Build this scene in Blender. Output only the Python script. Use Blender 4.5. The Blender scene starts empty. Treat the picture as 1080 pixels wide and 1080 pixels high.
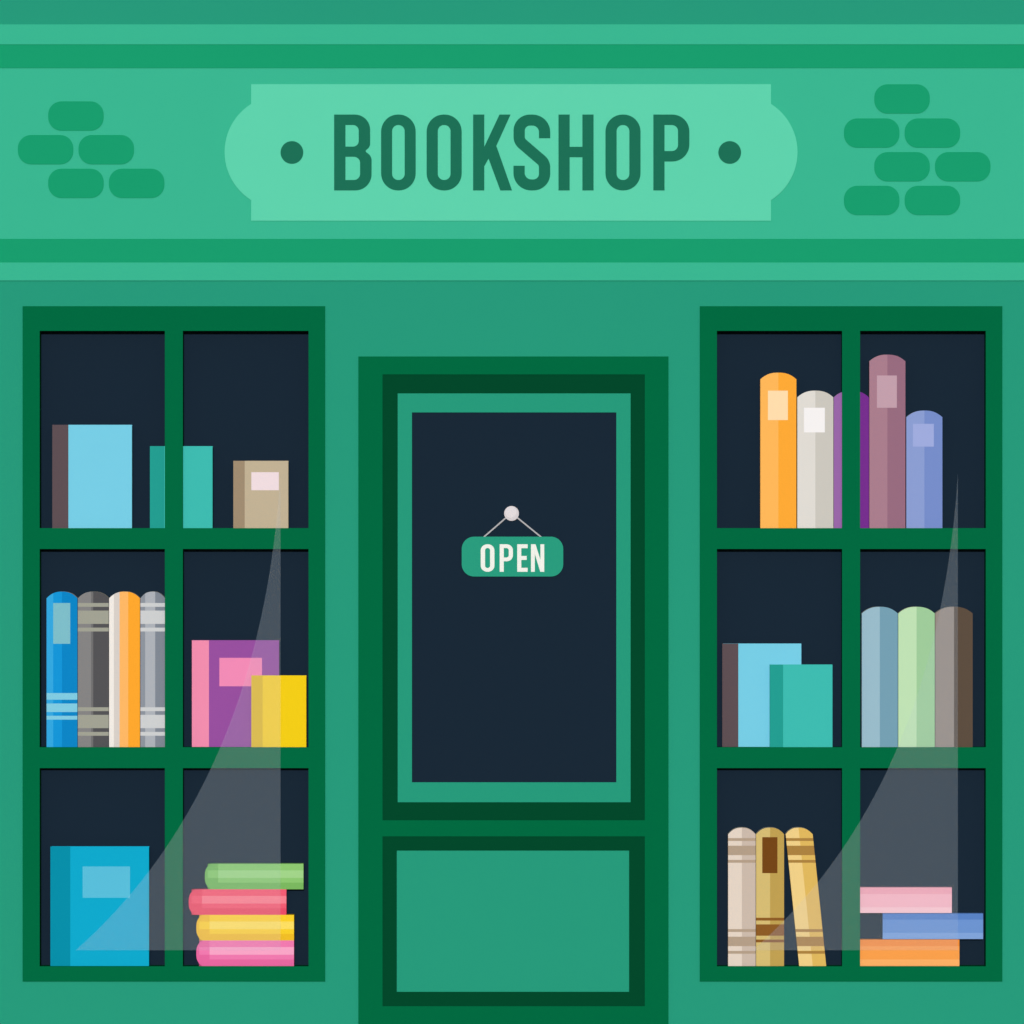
import bpy, bmesh, math
from mathutils import Vector
S=0.003; GY=1100.0
F=(1.31,1.28,1.23)          # light arriving on the facade, used to pick paint albedos
def X(px): return (px-540)*S
def Z(py): return (GY-py)*S
scene=bpy.context.scene
COL=scene.collection
def lin(c):
    c=c/255.0
    return c/12.92 if c<=0.04045 else ((c+0.055)/1.055)**2.4
MATS={}
def M(rgb,var=0.012,rough=0.9,spec=0.0,scale=9):
    key=(tuple(rgb),var,rough,spec)
    if key in MATS: return MATS[key]
    m=bpy.data.materials.new("paint_%02x%02x%02x"%tuple(rgb)); m.use_nodes=True
    nt=m.node_tree; b=nt.nodes["Principled BSDF"]
    base=[min(0.93,lin(v)/F[i]) for i,v in enumerate(rgb)]
    tc=nt.nodes.new("ShaderNodeTexCoord"); n=nt.nodes.new("ShaderNodeTexNoise")
    n.inputs["Scale"].default_value=scale; n.inputs["Detail"].default_value=3
    nt.links.new(tc.outputs["Object"],n.inputs["Vector"])
    mx=nt.nodes.new("ShaderNodeMix"); mx.data_type='RGBA'
    mx.inputs[6].default_value=[v*(1-var) for v in base]+[1]
    mx.inputs[7].default_value=[min(.95,v*(1+var)) for v in base]+[1]
    nt.links.new(n.outputs["Fac"],mx.inputs[0]); nt.links.new(mx.outputs[2],b.inputs["Base Color"])
    b.inputs["Roughness"].default_value=rough; b.inputs["Specular IOR Level"].default_value=spec
    MATS[key]=m; return m
def empty(name,parent=None):
    o=bpy.data.objects.new(name,None); COL.objects.link(o); o.empty_display_size=.1
    if parent: o.parent=parent
    return o
def link(me,name,parent=None):
    o=bpy.data.objects.new(name,me); COL.objects.link(o)
    if parent: o.parent=parent
    return o
class MB:
    def __init__(s): s.v=[];s.f=[];s.m=[];s.mats=[]
    def mi(s,m):
        if m not in s.mats: s.mats.append(m)
        return s.mats.index(m)
    def quad(s,pts,m):
        i=len(s.v); s.v+=pts; s.f.append(tuple(range(i,i+len(pts)))); s.m.append(s.mi(m))
    def box(s,x0,y0,x1,y1,yf,yb,m):
        a,b=X(x0),X(x1); t,u=Z(y0),Z(y1)
        p=[(a,yf,u),(b,yf,u),(b,yf,t),(a,yf,t),(a,yb,u),(b,yb,u),(b,yb,t),(a,yb,t)]
        for q in ((0,1,2,3),(5,4,7,6),(4,0,3,7),(1,5,6,2),(3,2,6,7),(4,5,1,0)):
            s.quad([p[k] for k in q],m)
    def obj(s,name,parent=None):
        me=bpy.data.meshes.new(name); me.from_pydata(s.v,[],s.f)
        for m in s.mats: me.materials.append(m)
        for i,p in enumerate(me.polygons): p.material_index=s.m[i]
        bm=bmesh.new(); bm.from_mesh(me); bmesh.ops.remove_doubles(bm,verts=bm.verts,dist=1e-5)
        bm.to_mesh(me); bm.free(); me.update()
        return link(me,name,parent)
def box(name,x0,y0,x1,y1,yf,yb,rgb,parent=None):
    b=MB(); b.box(x0,y0,x1,y1,yf,yb,rgb if not isinstance(rgb,tuple) else M(rgb)); return b.obj(name,parent)
# ---------- outline tools ----------
def rpoly(pts,closed=True,seg=10):
    out=[];n=len(pts)
    for i,p in enumerate(pts):
        r=p[2] if len(p)>2 else 0
        P=Vector(p[:2])
        if r<=0 or (not closed and i in(0,n-1)): out.append(P); continue
        A=Vector(pts[i-1][:2]);B=Vector(pts[(i+1)%n][:2])
        d1=(A-P).normalized(); d2=(B-P).normalized()
        ang=d1.angle(d2); t=r/math.tan(ang/2)
        t=min(t,(A-P).length*.5 if (len(pts[i-1])>2 and pts[i-1][2]>0) else (A-P).length,(B-P).length*.5 if (len(pts[(i+1)%n])>2 and pts[(i+1)%n][2]>0) else (B-P).length)
        r=t*math.tan(ang/2)
        c=P+(d1+d2).normalized()*(r/math.sin(ang/2))
        s=P+d1*t; e=P+d2*t
        a0=math.atan2(s.y-c.y,s.x-c.x); a1=math.atan2(e.y-c.y,e.x-c.x)
        da=(a1-a0+math.pi)%(2*math.pi)-math.pi
        for k in range(seg+1):
            a=a0+da*k/seg; out.append(Vector((c.x+r*math.cos(a),c.y+r*math.sin(a))))
    return out
def ribbon(pts,w):
    L=[];R=[]
    for i,p in enumerate(pts):
        a=pts[max(0,i-1)];b=pts[min(len(pts)-1,i+1)]
        d=(b-a).normalized(); n=Vector((-d.y,d.x))
        L.append(p+n*w/2);R.append(p-n*w/2)
    return L+R[::-1]
def circ(cx,cy,r,n=40): return [Vector((cx+r*math.cos(2*math.pi*k/n),cy+r*math.sin(2*math.pi*k/n))) for k in range(n)]
def shape(name,loops,yf,yb,mat,parent=None):
    """closed outlines in facade units -> solid plate between yf and yb"""
    cu=bpy.data.curves.new("tmp",'CURVE'); cu.dimensions='2D'; cu.fill_mode='BOTH'
    cu.extrude=abs(yb-yf)/2
    for lp in loops:
        sp=cu.splines.new('POLY'); sp.points.add(len(lp)-1)
        for k,p in enumerate(lp): sp.points[k].co=(X(p[0]),Z(p[1]),0,1)
        sp.use_cyclic_u=True
    o=bpy.data.objects.new("tmp",cu); COL.objects.link(o)
    dg=bpy.context.evaluated_depsgraph_get(); dg.update()
    me=bpy.data.meshes.new_from_object(o.evaluated_get(dg)); bpy.data.objects.remove(o)
    ym=(yf+yb)/2
    for v in me.vertices:
        x,y,z=v.co; v.co=(x,ym-z,y)
    me.materials.clear(); me.materials.append(mat if not isinstance(mat,tuple) else M(mat)); me.name=name
    return link(me,name,parent)
# ---------- letters (80 high) ----------
def G(c):
    if c=='O': return 37,[rpoly([(0,0,18),(37,0,18),(37,80,18),(0,80,18)]),rpoly([(11.8,11,6.5),(25.2,11,6.5),(25.2,69,6.5),(11.8,69,6.5)])]
    if c=='B': return 39,[rpoly([(0,0),(37.5,0,16),(37.5,34,9),(32,38.5,1.5),(39,44,10),(39,80,17),(0,80)]),
        rpoly([(11.8,11),(25.6,11,6),(25.6,33.8,6),(11.8,33.8)]),rpoly([(11.8,44.5),(27,44.5,6.5),(27,69,6.5),(11.8,69)])]
    if c=='P': return 38,[rpoly([(0,0),(38,0,18),(38,49.5,18),(11.8,49.5),(11.8,80),(0,80)]),rpoly([(11.8,11),(26,11,6.5),(26,38.5,6.5),(11.8,38.5)])]
    if c=='H': return 37,[rpoly([(0,0),(11.8,0),(11.8,34),(25.2,34),(25.2,0),(37,0),(37,80),(25.2,80),(25.2,45),(11.8,45),(11.8,80),(0,80)])]
    if c=='K': return 41,[rpoly([(0,0),(11.8,0),(11.8,34),(27.8,0),(39.5,0),(24.5,33),(41,80),(28.7,80),(16.3,46.5),(11.8,54.5),(11.8,80),(0,80)])]
    if c=='E': return 32,[rpoly([(0,0),(32,0),(32,11.5),(12.5,11.5),(12.5,34),(29,34),(29,45.5),(12.5,45.5),(12.5,68.5),(32,68.5),(32,80),(0,80)])]
    if c=='N': return 38,[rpoly([(0,0),(13,0),(27,45),(27,0),(38,0),(38,80),(26.5,80),(11,28),(11,80),(0,80)])]
    if c=='S': return 38,[ribbon(rpoly([(32,25),(32,5.8,12.6),(5.9,5.8,12.6),(5.9,28,10),(32,51,10),(32,74.2,12.6),(5.8,74.2,12.6),(5.8,54)],closed=False),11.6)]
def letter(c,x0,x1,y0,y1,yf,yb,mat,parent):
    w,lp=G(c)
    return shape("letter_"+c.lower(),[[ (x0+p.x*(x1-x0)/w, y0+p.y*(y1-y0)/80) for p in l] for l in lp],yf,yb,mat,parent)

WALL=(39,154,125);LT=(58,183,148);MID=(25,158,112);SIGN=(94,211,176);TXT=(30,112,88)
FR=(3,106,66);DK=(4,72,44);NAVY=(26,41,56)
shop=empty("bookshop_building")
XL,XR,TOP=-700,1780,-330
w=MB(); m=M(WALL)
for (a,b,c,d) in [(XL,296,24,GY),(24,296,343,323),(24,1035,343,GY),(343,296,378,GY),(378,296,705,376),(705,296,738,GY),(738,296,1057,323),(738,1035,1057,GY),(1057,296,XR,GY)]:
    w.box(a,b,c,d,0,.16,m)
w.box(XL,TOP,XR,26,0,.16,m)
w.obj("front_wall",shop)
b=MB(); b.box(XL,TOP,XR,GY,.165,5,M((60,120,100))); b.obj("building_body",shop)
b=MB(); b.box(XL-15,TOP-30,XR+15,TOP,-.06,5.05,M(MID)); b.obj("roof_coping",shop)
box("cornice_upper_lip",XL,26,XR,47,-.013,.16,LT,shop)
box("cornice_upper_band",XL,47,XR,72,-.010,.16,MID,shop)
box("fascia_panel",XL,72,XR,252,-.007,.16,LT,shop)
box("cornice_lower_band",XL,252,XR,277,-.008,.16,MID,shop)
box("cornice_lower_lip",XL,277,XR,296,-.009,.16,LT,shop)
bm_=[(51,107),(19,142.5),(83,142.5),(51,178),(115,178),(922,89),(890,125),(954,125),(922,160.5),(986,160.5),(890,196),(954,196)]
for (a,c) in bm_:
    shape("brick",[rpoly([(a,c,14),(a+58.5,c,14),(a+58.5,c+31,14),(a,c+31,14)])],-.010,-.006,MID,shop)
# ---------- shop sign ----------
sg=empty("shop_sign")
def arcp(cx,r,a0,a1,n=24): return [Vector((cx+r*math.cos(math.radians(a0+(a1-a0)*k/n)),160.5+r*math.sin(math.radians(a0+(a1-a0)*k/n)))) for k in range(n+1)]
al=math.degrees(math.acos(32/60))
out=[Vector((265,89)),Vector((813,89))]+arcp(781,60,-al,al)+[Vector((813,233)),Vector((265,233))]+arcp(297,60,180-al,180+al)
shape("board",[out],-.012,-.0065,SIGN,sg)
for cx in (308,769.5): shape("dot",[circ(cx,161,12)],-.014,-.0115,TXT,sg)
for c,a,b_ in [('B',352.5,392),('O',402,438.5),('O',450,487),('K',499,540),('S',541.5,580.5),('H',589,626),('O',638.5,675.5),('P',689,727)]:
    letter(c,a,b_,121,201,-.014,-.0115,TXT,sg)
# ---------- windows ----------
def window(x):
    W=empty("display_window",shop)
    f=MB(); m=M(FR); yf,yb=-.010,.068
    f.box(x,323,x+319,349,yf,yb,m); f.box(x,1019,x+319,1035,yf,yb,m)
    f.box(x,349,x+18,1019,yf,yb,m); f.box(x+301.5,349,x+319,1019,yf,yb,m)
    for a,c in ((557,579),(788,810)): f.box(x+18,a,x+301.5,c,yf,yb,m)
    f.obj("frame_and_shelves",W)
    f=MB()
    for a,c in ((349,557),(579,788),(810,1019)): f.box(x+150,a,x+169,c,yf,-.001,m)
    f.obj("mullion",W)
    box("back_panel",x,323,x+319,1035,.0685,.1,NAVY,W)
    P0,P1,P2=Vector((x+272,500)),Vector((x+251,830)),Vector((x+56,1002))  # glass glint drawn as a pale translucent shape in front of the frame
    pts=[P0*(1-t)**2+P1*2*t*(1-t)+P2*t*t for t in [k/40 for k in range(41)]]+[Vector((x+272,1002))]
    fm=bpy.data.materials.get("painted_glint")
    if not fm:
        fm=bpy.data.materials.new("painted_glint"); fm.use_nodes=True; nt=fm.node_tree; nt.nodes.clear()
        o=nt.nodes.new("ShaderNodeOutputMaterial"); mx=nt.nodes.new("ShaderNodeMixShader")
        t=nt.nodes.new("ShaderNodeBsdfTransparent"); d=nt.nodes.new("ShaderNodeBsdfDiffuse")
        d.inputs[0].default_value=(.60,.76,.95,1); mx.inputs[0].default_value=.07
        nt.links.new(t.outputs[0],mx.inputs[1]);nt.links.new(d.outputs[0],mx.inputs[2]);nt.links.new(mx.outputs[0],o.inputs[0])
    me=bpy.data.meshes.new("glass_glint_card"); me.from_pydata([(X(p.x),-.0125,Z(p.y)) for p in pts],[],[tuple(range(len(pts)))])
    me.materials.append(fm); link(me,"glass_glint_card",W)
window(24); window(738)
# ---------- door ----------
D=empty("door",shop)
f=MB(); m=M(FR)
f.box(378,376,705,395,-.010,.16,m); f.box(378,395,403.5,GY,-.010,.16,m); f.box(680,395,705,GY,-.010,.16,m)
f.box(403.5,865,680,882,-.010,.16,m); f.box(403.5,1061,680,GY,-.010,.16,m); f.obj("door_frame",D)
def ring(name,x0,y0,x1,y1,a0,b0,a1,b1,yf,yb,rgb):
    r=MB(); m=M(rgb)
    r.box(x0,y0,x1,b0,yf,yb,m); r.box(x0,b1,x1,y1,yf,yb,m); r.box(x0,b0,a0,b1,yf,yb,m); r.box(a1,b0,x1,b1,yf,yb,m); r.obj(name,D)
ring("upper_moulding",403.5,395,680,865,419.5,415,665,846,-.005,.1,DK)
ring("glazing_bead",419.5,415,665,846,434.5,435,650,825,-.008,.1,WALL)
box("door_glass",434.5,435,650,825,-.003,.1,NAVY,D)
ring("lower_moulding",403.5,882,680,1061,418.5,897,663.5,1046,-.005,.1,DK)
box("lower_panel",418.5,897,663.5,1046,-.002,.1,WALL,D)
# open sign
O=empty("open_sign")
shape("plate",[rpoly([(487,566,13),(594,566,13),(594,608,13),(487,608,13)])],-.012,-.008,(42,156,128),O)
for c,a,b_ in [('O',507,521.5),('P',527,541),('E',545.5,556.5),('N',560,574)]:
    letter(c,a,b_,574,603,-.0135,-.0115,(240,243,238),O)
for e in ((509,567.5),(572,567.5)):
    shape("string",[ribbon([Vector((539.5,541)),Vector(e)],1.5)],-.0105,-.0085,(180,180,184),O)
shape("peg",[circ(539.5,541.5,7.8)],-.014,-.003,(212,207,212),O)
shape("peg_lit_disc",[circ(538.8,540.3,6)],-.0155,-.0135,(224,219,224),O)  # paler offset disc, so the peg's lower edge is shaded by colour

# ---------- books ----------
PAGE=(236,228,208)
def grid(b,x0,y0,x1,y1,yf,yb,base,over=(),bulge=0,arc=0,side='top',lean=0,pm=None):
    xs={x0,x1};ys={y0,y1}
    for o in over:
        xs|={max(x0,o[0]),min(x1,o[2])}; ys|={max(y0,o[1]),min(y1,o[3])}
    n=16
    if bulge or arc:
        if side=='top': xs|={x0+(x1-x0)*k/n for k in range(n+1)}
        else: ys|={y0+(y1-y0)*k/n for k in range(n+1)}
    def cl(s):
        r=[]
        for v in sorted(s):
            if not r or v-r[-1]>.05: r.append(v)
        return r
    xs=cl(xs);ys=cl(ys)
    def P(x,y,front):
        u=(x-x0)/(x1-x0)*2-1; v=(y-y0)/(y1-y0)*2-1
        px,py=x,y
        if side=='top':
            k=u
            if y==ys[0]: py=y0+arc*abs(u)**2.5
        else:
            k=v
            if x==xs[0]: px=x0+arc*abs(v)**3
        px-=lean*(y1-py)/(y1-y0)
        return (X(px), (yf-bulge*(1-k*k)) if front else yb, Z(py))
    for i in range(len(xs)-1):
        for j in range(len(ys)-1):
            cx,cy=(xs[i]+xs[i+1])/2,(ys[j]+ys[j+1])/2; c=base
            for o in over:
                if o[0]<=cx<=o[2] and o[1]<=cy<=o[3]: c=o[4]
            a,bb,cc,d=(xs[i],ys[j+1]),(xs[i+1],ys[j+1]),(xs[i+1],ys[j]),(xs[i],ys[j])
            b.quad([P(*a,1),P(*bb,1),P(*cc,1),P(*d,1)],M(c))
            b.quad([P(*bb,0),P(*a,0),P(*d,0),P(*cc,0)],M(base))
            if j==0: b.quad([P(*d,1),P(*cc,1),P(*cc,0),P(*d,0)],M(pm or base))
            if j==len(ys)-2: b.quad([P(*a,0),P(*bb,0),P(*bb,1),P(*a,1)],M(pm or base))
            if i==0: b.quad([P(*a,0),P(*a,1),P(*d,1),P(*d,0)],M(base))
            if i==len(xs)-2: b.quad([P(*bb,1),P(*bb,0),P(*cc,0),P(*cc,1)],M(base))
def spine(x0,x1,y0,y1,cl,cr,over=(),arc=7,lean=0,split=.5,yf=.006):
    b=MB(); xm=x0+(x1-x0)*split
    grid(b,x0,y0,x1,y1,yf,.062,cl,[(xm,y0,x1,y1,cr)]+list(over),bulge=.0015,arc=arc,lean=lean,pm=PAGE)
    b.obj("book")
def cover(x0,x1,y0,y1,xs,cs,cc,label=None,yf=.008):
    b=MB(); ov=[(x0,y0,xs,y1,cs)]
    if label: ov.append(label)
    t=.003
    grid(b,x0,y0,x1,y1,yf,yf+t,cc,ov)
    b.box(x0+1.2,y0+1.6,x1-1.6,y1-.4,yf+t+.0002,yf+.024-.0002,M(PAGE))
    grid(b,x0,y0,x1,y1,yf+.024,yf+.027,cc)
    b.box(x0,y0,x0+1,y1,yf+t,yf+.024,M(cs))
    b.obj("book")
def flat(x0,x1,y0,y1,c,over=(),arc=5):
    b=MB(); grid(b,x0,y0,x1,y1,.006,.064,c,over,bulge=.0015,arc=arc,side='left',pm=c); b.obj("book")
LB=(118,206,234);TE=(62,188,180);TED=(36,158,148);BR=(94,80,86)
# left window
cover(55,139,448,557,72,BR,LB)
cover(158,224,470.5,557,173,TED,TE)
cover(246,304,486,557,258,(158,140,116),(192,178,152),(265,498,294,517,(238,221,228)))
lb=(128,204,230)
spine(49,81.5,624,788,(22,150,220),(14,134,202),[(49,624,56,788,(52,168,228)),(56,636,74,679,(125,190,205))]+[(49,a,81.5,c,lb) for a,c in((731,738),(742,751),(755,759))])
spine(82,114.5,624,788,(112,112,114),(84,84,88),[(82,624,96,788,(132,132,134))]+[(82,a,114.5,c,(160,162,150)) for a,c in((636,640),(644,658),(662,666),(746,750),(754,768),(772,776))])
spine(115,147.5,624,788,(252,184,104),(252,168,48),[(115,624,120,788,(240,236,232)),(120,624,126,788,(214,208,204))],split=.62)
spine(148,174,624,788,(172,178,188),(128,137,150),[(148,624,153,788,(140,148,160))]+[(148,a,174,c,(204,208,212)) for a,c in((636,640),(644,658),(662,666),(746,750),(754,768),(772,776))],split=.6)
cover(202,294,675.5,788,220,(240,142,178),(150,80,162),(231,694,276,724,(240,140,186)),yf=.030)
cover(265,323,712.5,788,277,(220,186,32),(241,206,25),yf=.002)
cover(53,157,893,1019,74,(9,143,172),(16,169,208),(87,914,137,947,(88,190,222)))
def stk(x0,x1,y0,c,lo,hi,arc=6):  # the hi stripe is a highlight painted into the spine colour
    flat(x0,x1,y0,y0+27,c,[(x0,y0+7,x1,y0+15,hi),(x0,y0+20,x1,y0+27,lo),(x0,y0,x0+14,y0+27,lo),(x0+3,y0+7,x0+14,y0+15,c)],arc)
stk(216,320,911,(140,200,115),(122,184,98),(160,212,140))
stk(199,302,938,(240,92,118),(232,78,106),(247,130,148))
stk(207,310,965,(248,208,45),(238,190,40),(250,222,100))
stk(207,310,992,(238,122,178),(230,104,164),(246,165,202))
# right window
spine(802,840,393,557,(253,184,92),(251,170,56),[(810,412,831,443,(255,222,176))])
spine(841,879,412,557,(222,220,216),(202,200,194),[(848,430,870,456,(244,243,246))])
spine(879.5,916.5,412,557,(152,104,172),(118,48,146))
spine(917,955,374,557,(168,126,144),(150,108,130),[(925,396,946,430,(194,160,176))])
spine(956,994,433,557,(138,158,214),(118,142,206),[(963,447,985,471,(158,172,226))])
cover(762,845.5,679,788,779,BR,LB,yf=.030)
cover(812,878,701,788,826,TED,TE,yf=.002)
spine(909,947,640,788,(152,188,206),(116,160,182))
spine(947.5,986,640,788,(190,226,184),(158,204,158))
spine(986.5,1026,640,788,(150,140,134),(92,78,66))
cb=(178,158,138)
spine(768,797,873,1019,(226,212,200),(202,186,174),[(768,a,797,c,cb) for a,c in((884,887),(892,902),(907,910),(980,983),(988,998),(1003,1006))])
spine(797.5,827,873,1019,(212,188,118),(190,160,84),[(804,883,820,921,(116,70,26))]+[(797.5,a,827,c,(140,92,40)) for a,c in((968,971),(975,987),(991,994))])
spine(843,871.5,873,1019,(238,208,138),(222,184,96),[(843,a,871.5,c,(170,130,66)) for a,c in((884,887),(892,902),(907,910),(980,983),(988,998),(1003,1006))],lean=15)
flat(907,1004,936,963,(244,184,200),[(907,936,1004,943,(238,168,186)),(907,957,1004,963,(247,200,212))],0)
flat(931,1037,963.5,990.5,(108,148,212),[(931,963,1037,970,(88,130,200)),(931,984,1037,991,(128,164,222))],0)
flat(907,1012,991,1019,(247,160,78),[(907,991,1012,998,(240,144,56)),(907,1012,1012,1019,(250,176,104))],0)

# ---------- ground ----------
def sheet(name,x0,x1,y0,y1,z,mat):
    me=bpy.data.meshes.new(name); me.from_pydata([(x0,y0,z),(x1,y0,z),(x1,y1,z),(x0,y1,z)],[],[(0,1,2,3)]); me.materials.append(mat); return link(me,name)
def gm(name,c1,c2,brick=False):
    m=bpy.data.materials.new(name); m.use_nodes=True; nt=m.node_tree; b=nt.nodes["Principled BSDF"]; b.inputs["Roughness"].default_value=.9
    tc=nt.nodes.new("ShaderNodeTexCoord")
    if brick:
        t=nt.nodes.new("ShaderNodeTexBrick"); t.inputs["Scale"].default_value=1; t.inputs["Brick Width"].default_value=.6;t.inputs["Row Height"].default_value=.6
        t.inputs["Mortar Size"].default_value=.008; t.inputs["Color1"].default_value=(*c1,1);t.inputs["Color2"].default_value=(*c2,1);t.inputs["Mortar"].default_value=(.08,.08,.08,1)
        nt.links.new(t.outputs["Color"],b.inputs["Base Color"])
    else:
        t=nt.nodes.new("ShaderNodeTexNoise"); t.inputs["Scale"].default_value=30; t.inputs["Detail"].default_value=8
        r=nt.nodes.new("ShaderNodeValToRGB"); r.color_ramp.elements[0].color=(*c1,1); r.color_ramp.elements[1].color=(*c2,1)
        nt.links.new(t.outputs["Fac"],r.inputs[0]); nt.links.new(r.outputs[0],b.inputs["Base Color"])
    nt.links.new(tc.outputs["Object"],t.inputs["Vector"]); return m
sheet("ground",-400,400,-400,400,-.134,gm("ground_mat",(.10,.11,.07),(.16,.15,.11)))
sheet("road",-60,60,-11,-3,-.13,gm("asphalt",(.04,.04,.042),(.065,.065,.065)))
pv=gm("paving",(.30,.29,.27),(.34,.33,.31),True)
for nm,(a,c) in (("pavement",(-3,6)),("pavement",(-40,-11))):
    me=bpy.data.meshes.new(nm); bm=bmesh.new(); bmesh.ops.create_cube(bm,size=1)
    for v in bm.verts: v.co=(v.co.x*120,a+(v.co.y+.5)*(c-a),(-.0 if v.co.z>0 else -.15))
    bm.to_mesh(me); bm.free(); me.materials.append(pv); link(me,nm)
# ---------- light ----------
EL=math.radians(7); AZ=math.radians(.5)
wd=bpy.data.worlds.new("World"); scene.world=wd; wd.use_nodes=True; nt=wd.node_tree
sk=nt.nodes.new("ShaderNodeTexSky"); sk.sky_type='NISHITA'; sk.sun_disc=False; sk.sun_elevation=EL; sk.sun_rotation=math.pi+AZ
nt.links.new(sk.outputs[0],nt.nodes["Background"].inputs[0]); nt.nodes["Background"].inputs[1].default_value=.10
L=bpy.data.lights.new("sun","SUN"); L.energy=3.1; L.angle=math.radians(.5); L.color=(1,.99,.975)
lo=bpy.data.objects.new("sun",L); COL.objects.link(lo)
d=Vector((math.sin(AZ)*-1*math.cos(EL),-math.cos(AZ)*math.cos(EL),math.sin(EL)))
lo.rotation_euler=d.to_track_quat('Z','Y').to_euler(); lo.location=(0,-10,8)
# ---------- camera ----------
cam=bpy.data.cameras.new("camera"); co=bpy.data.objects.new("camera",cam); COL.objects.link(co)
dist=25.0; co.location=(0,-dist,Z(540)); co.rotation_euler=(math.pi/2,0,0)
cam.sensor_width=36; cam.lens=36*(dist)/(1080*S); cam.clip_end=1500
scene.camera=co
scene.view_settings.view_transform='Standard'
scene.view_settings.look='None'; scene.view_settings.exposure=0
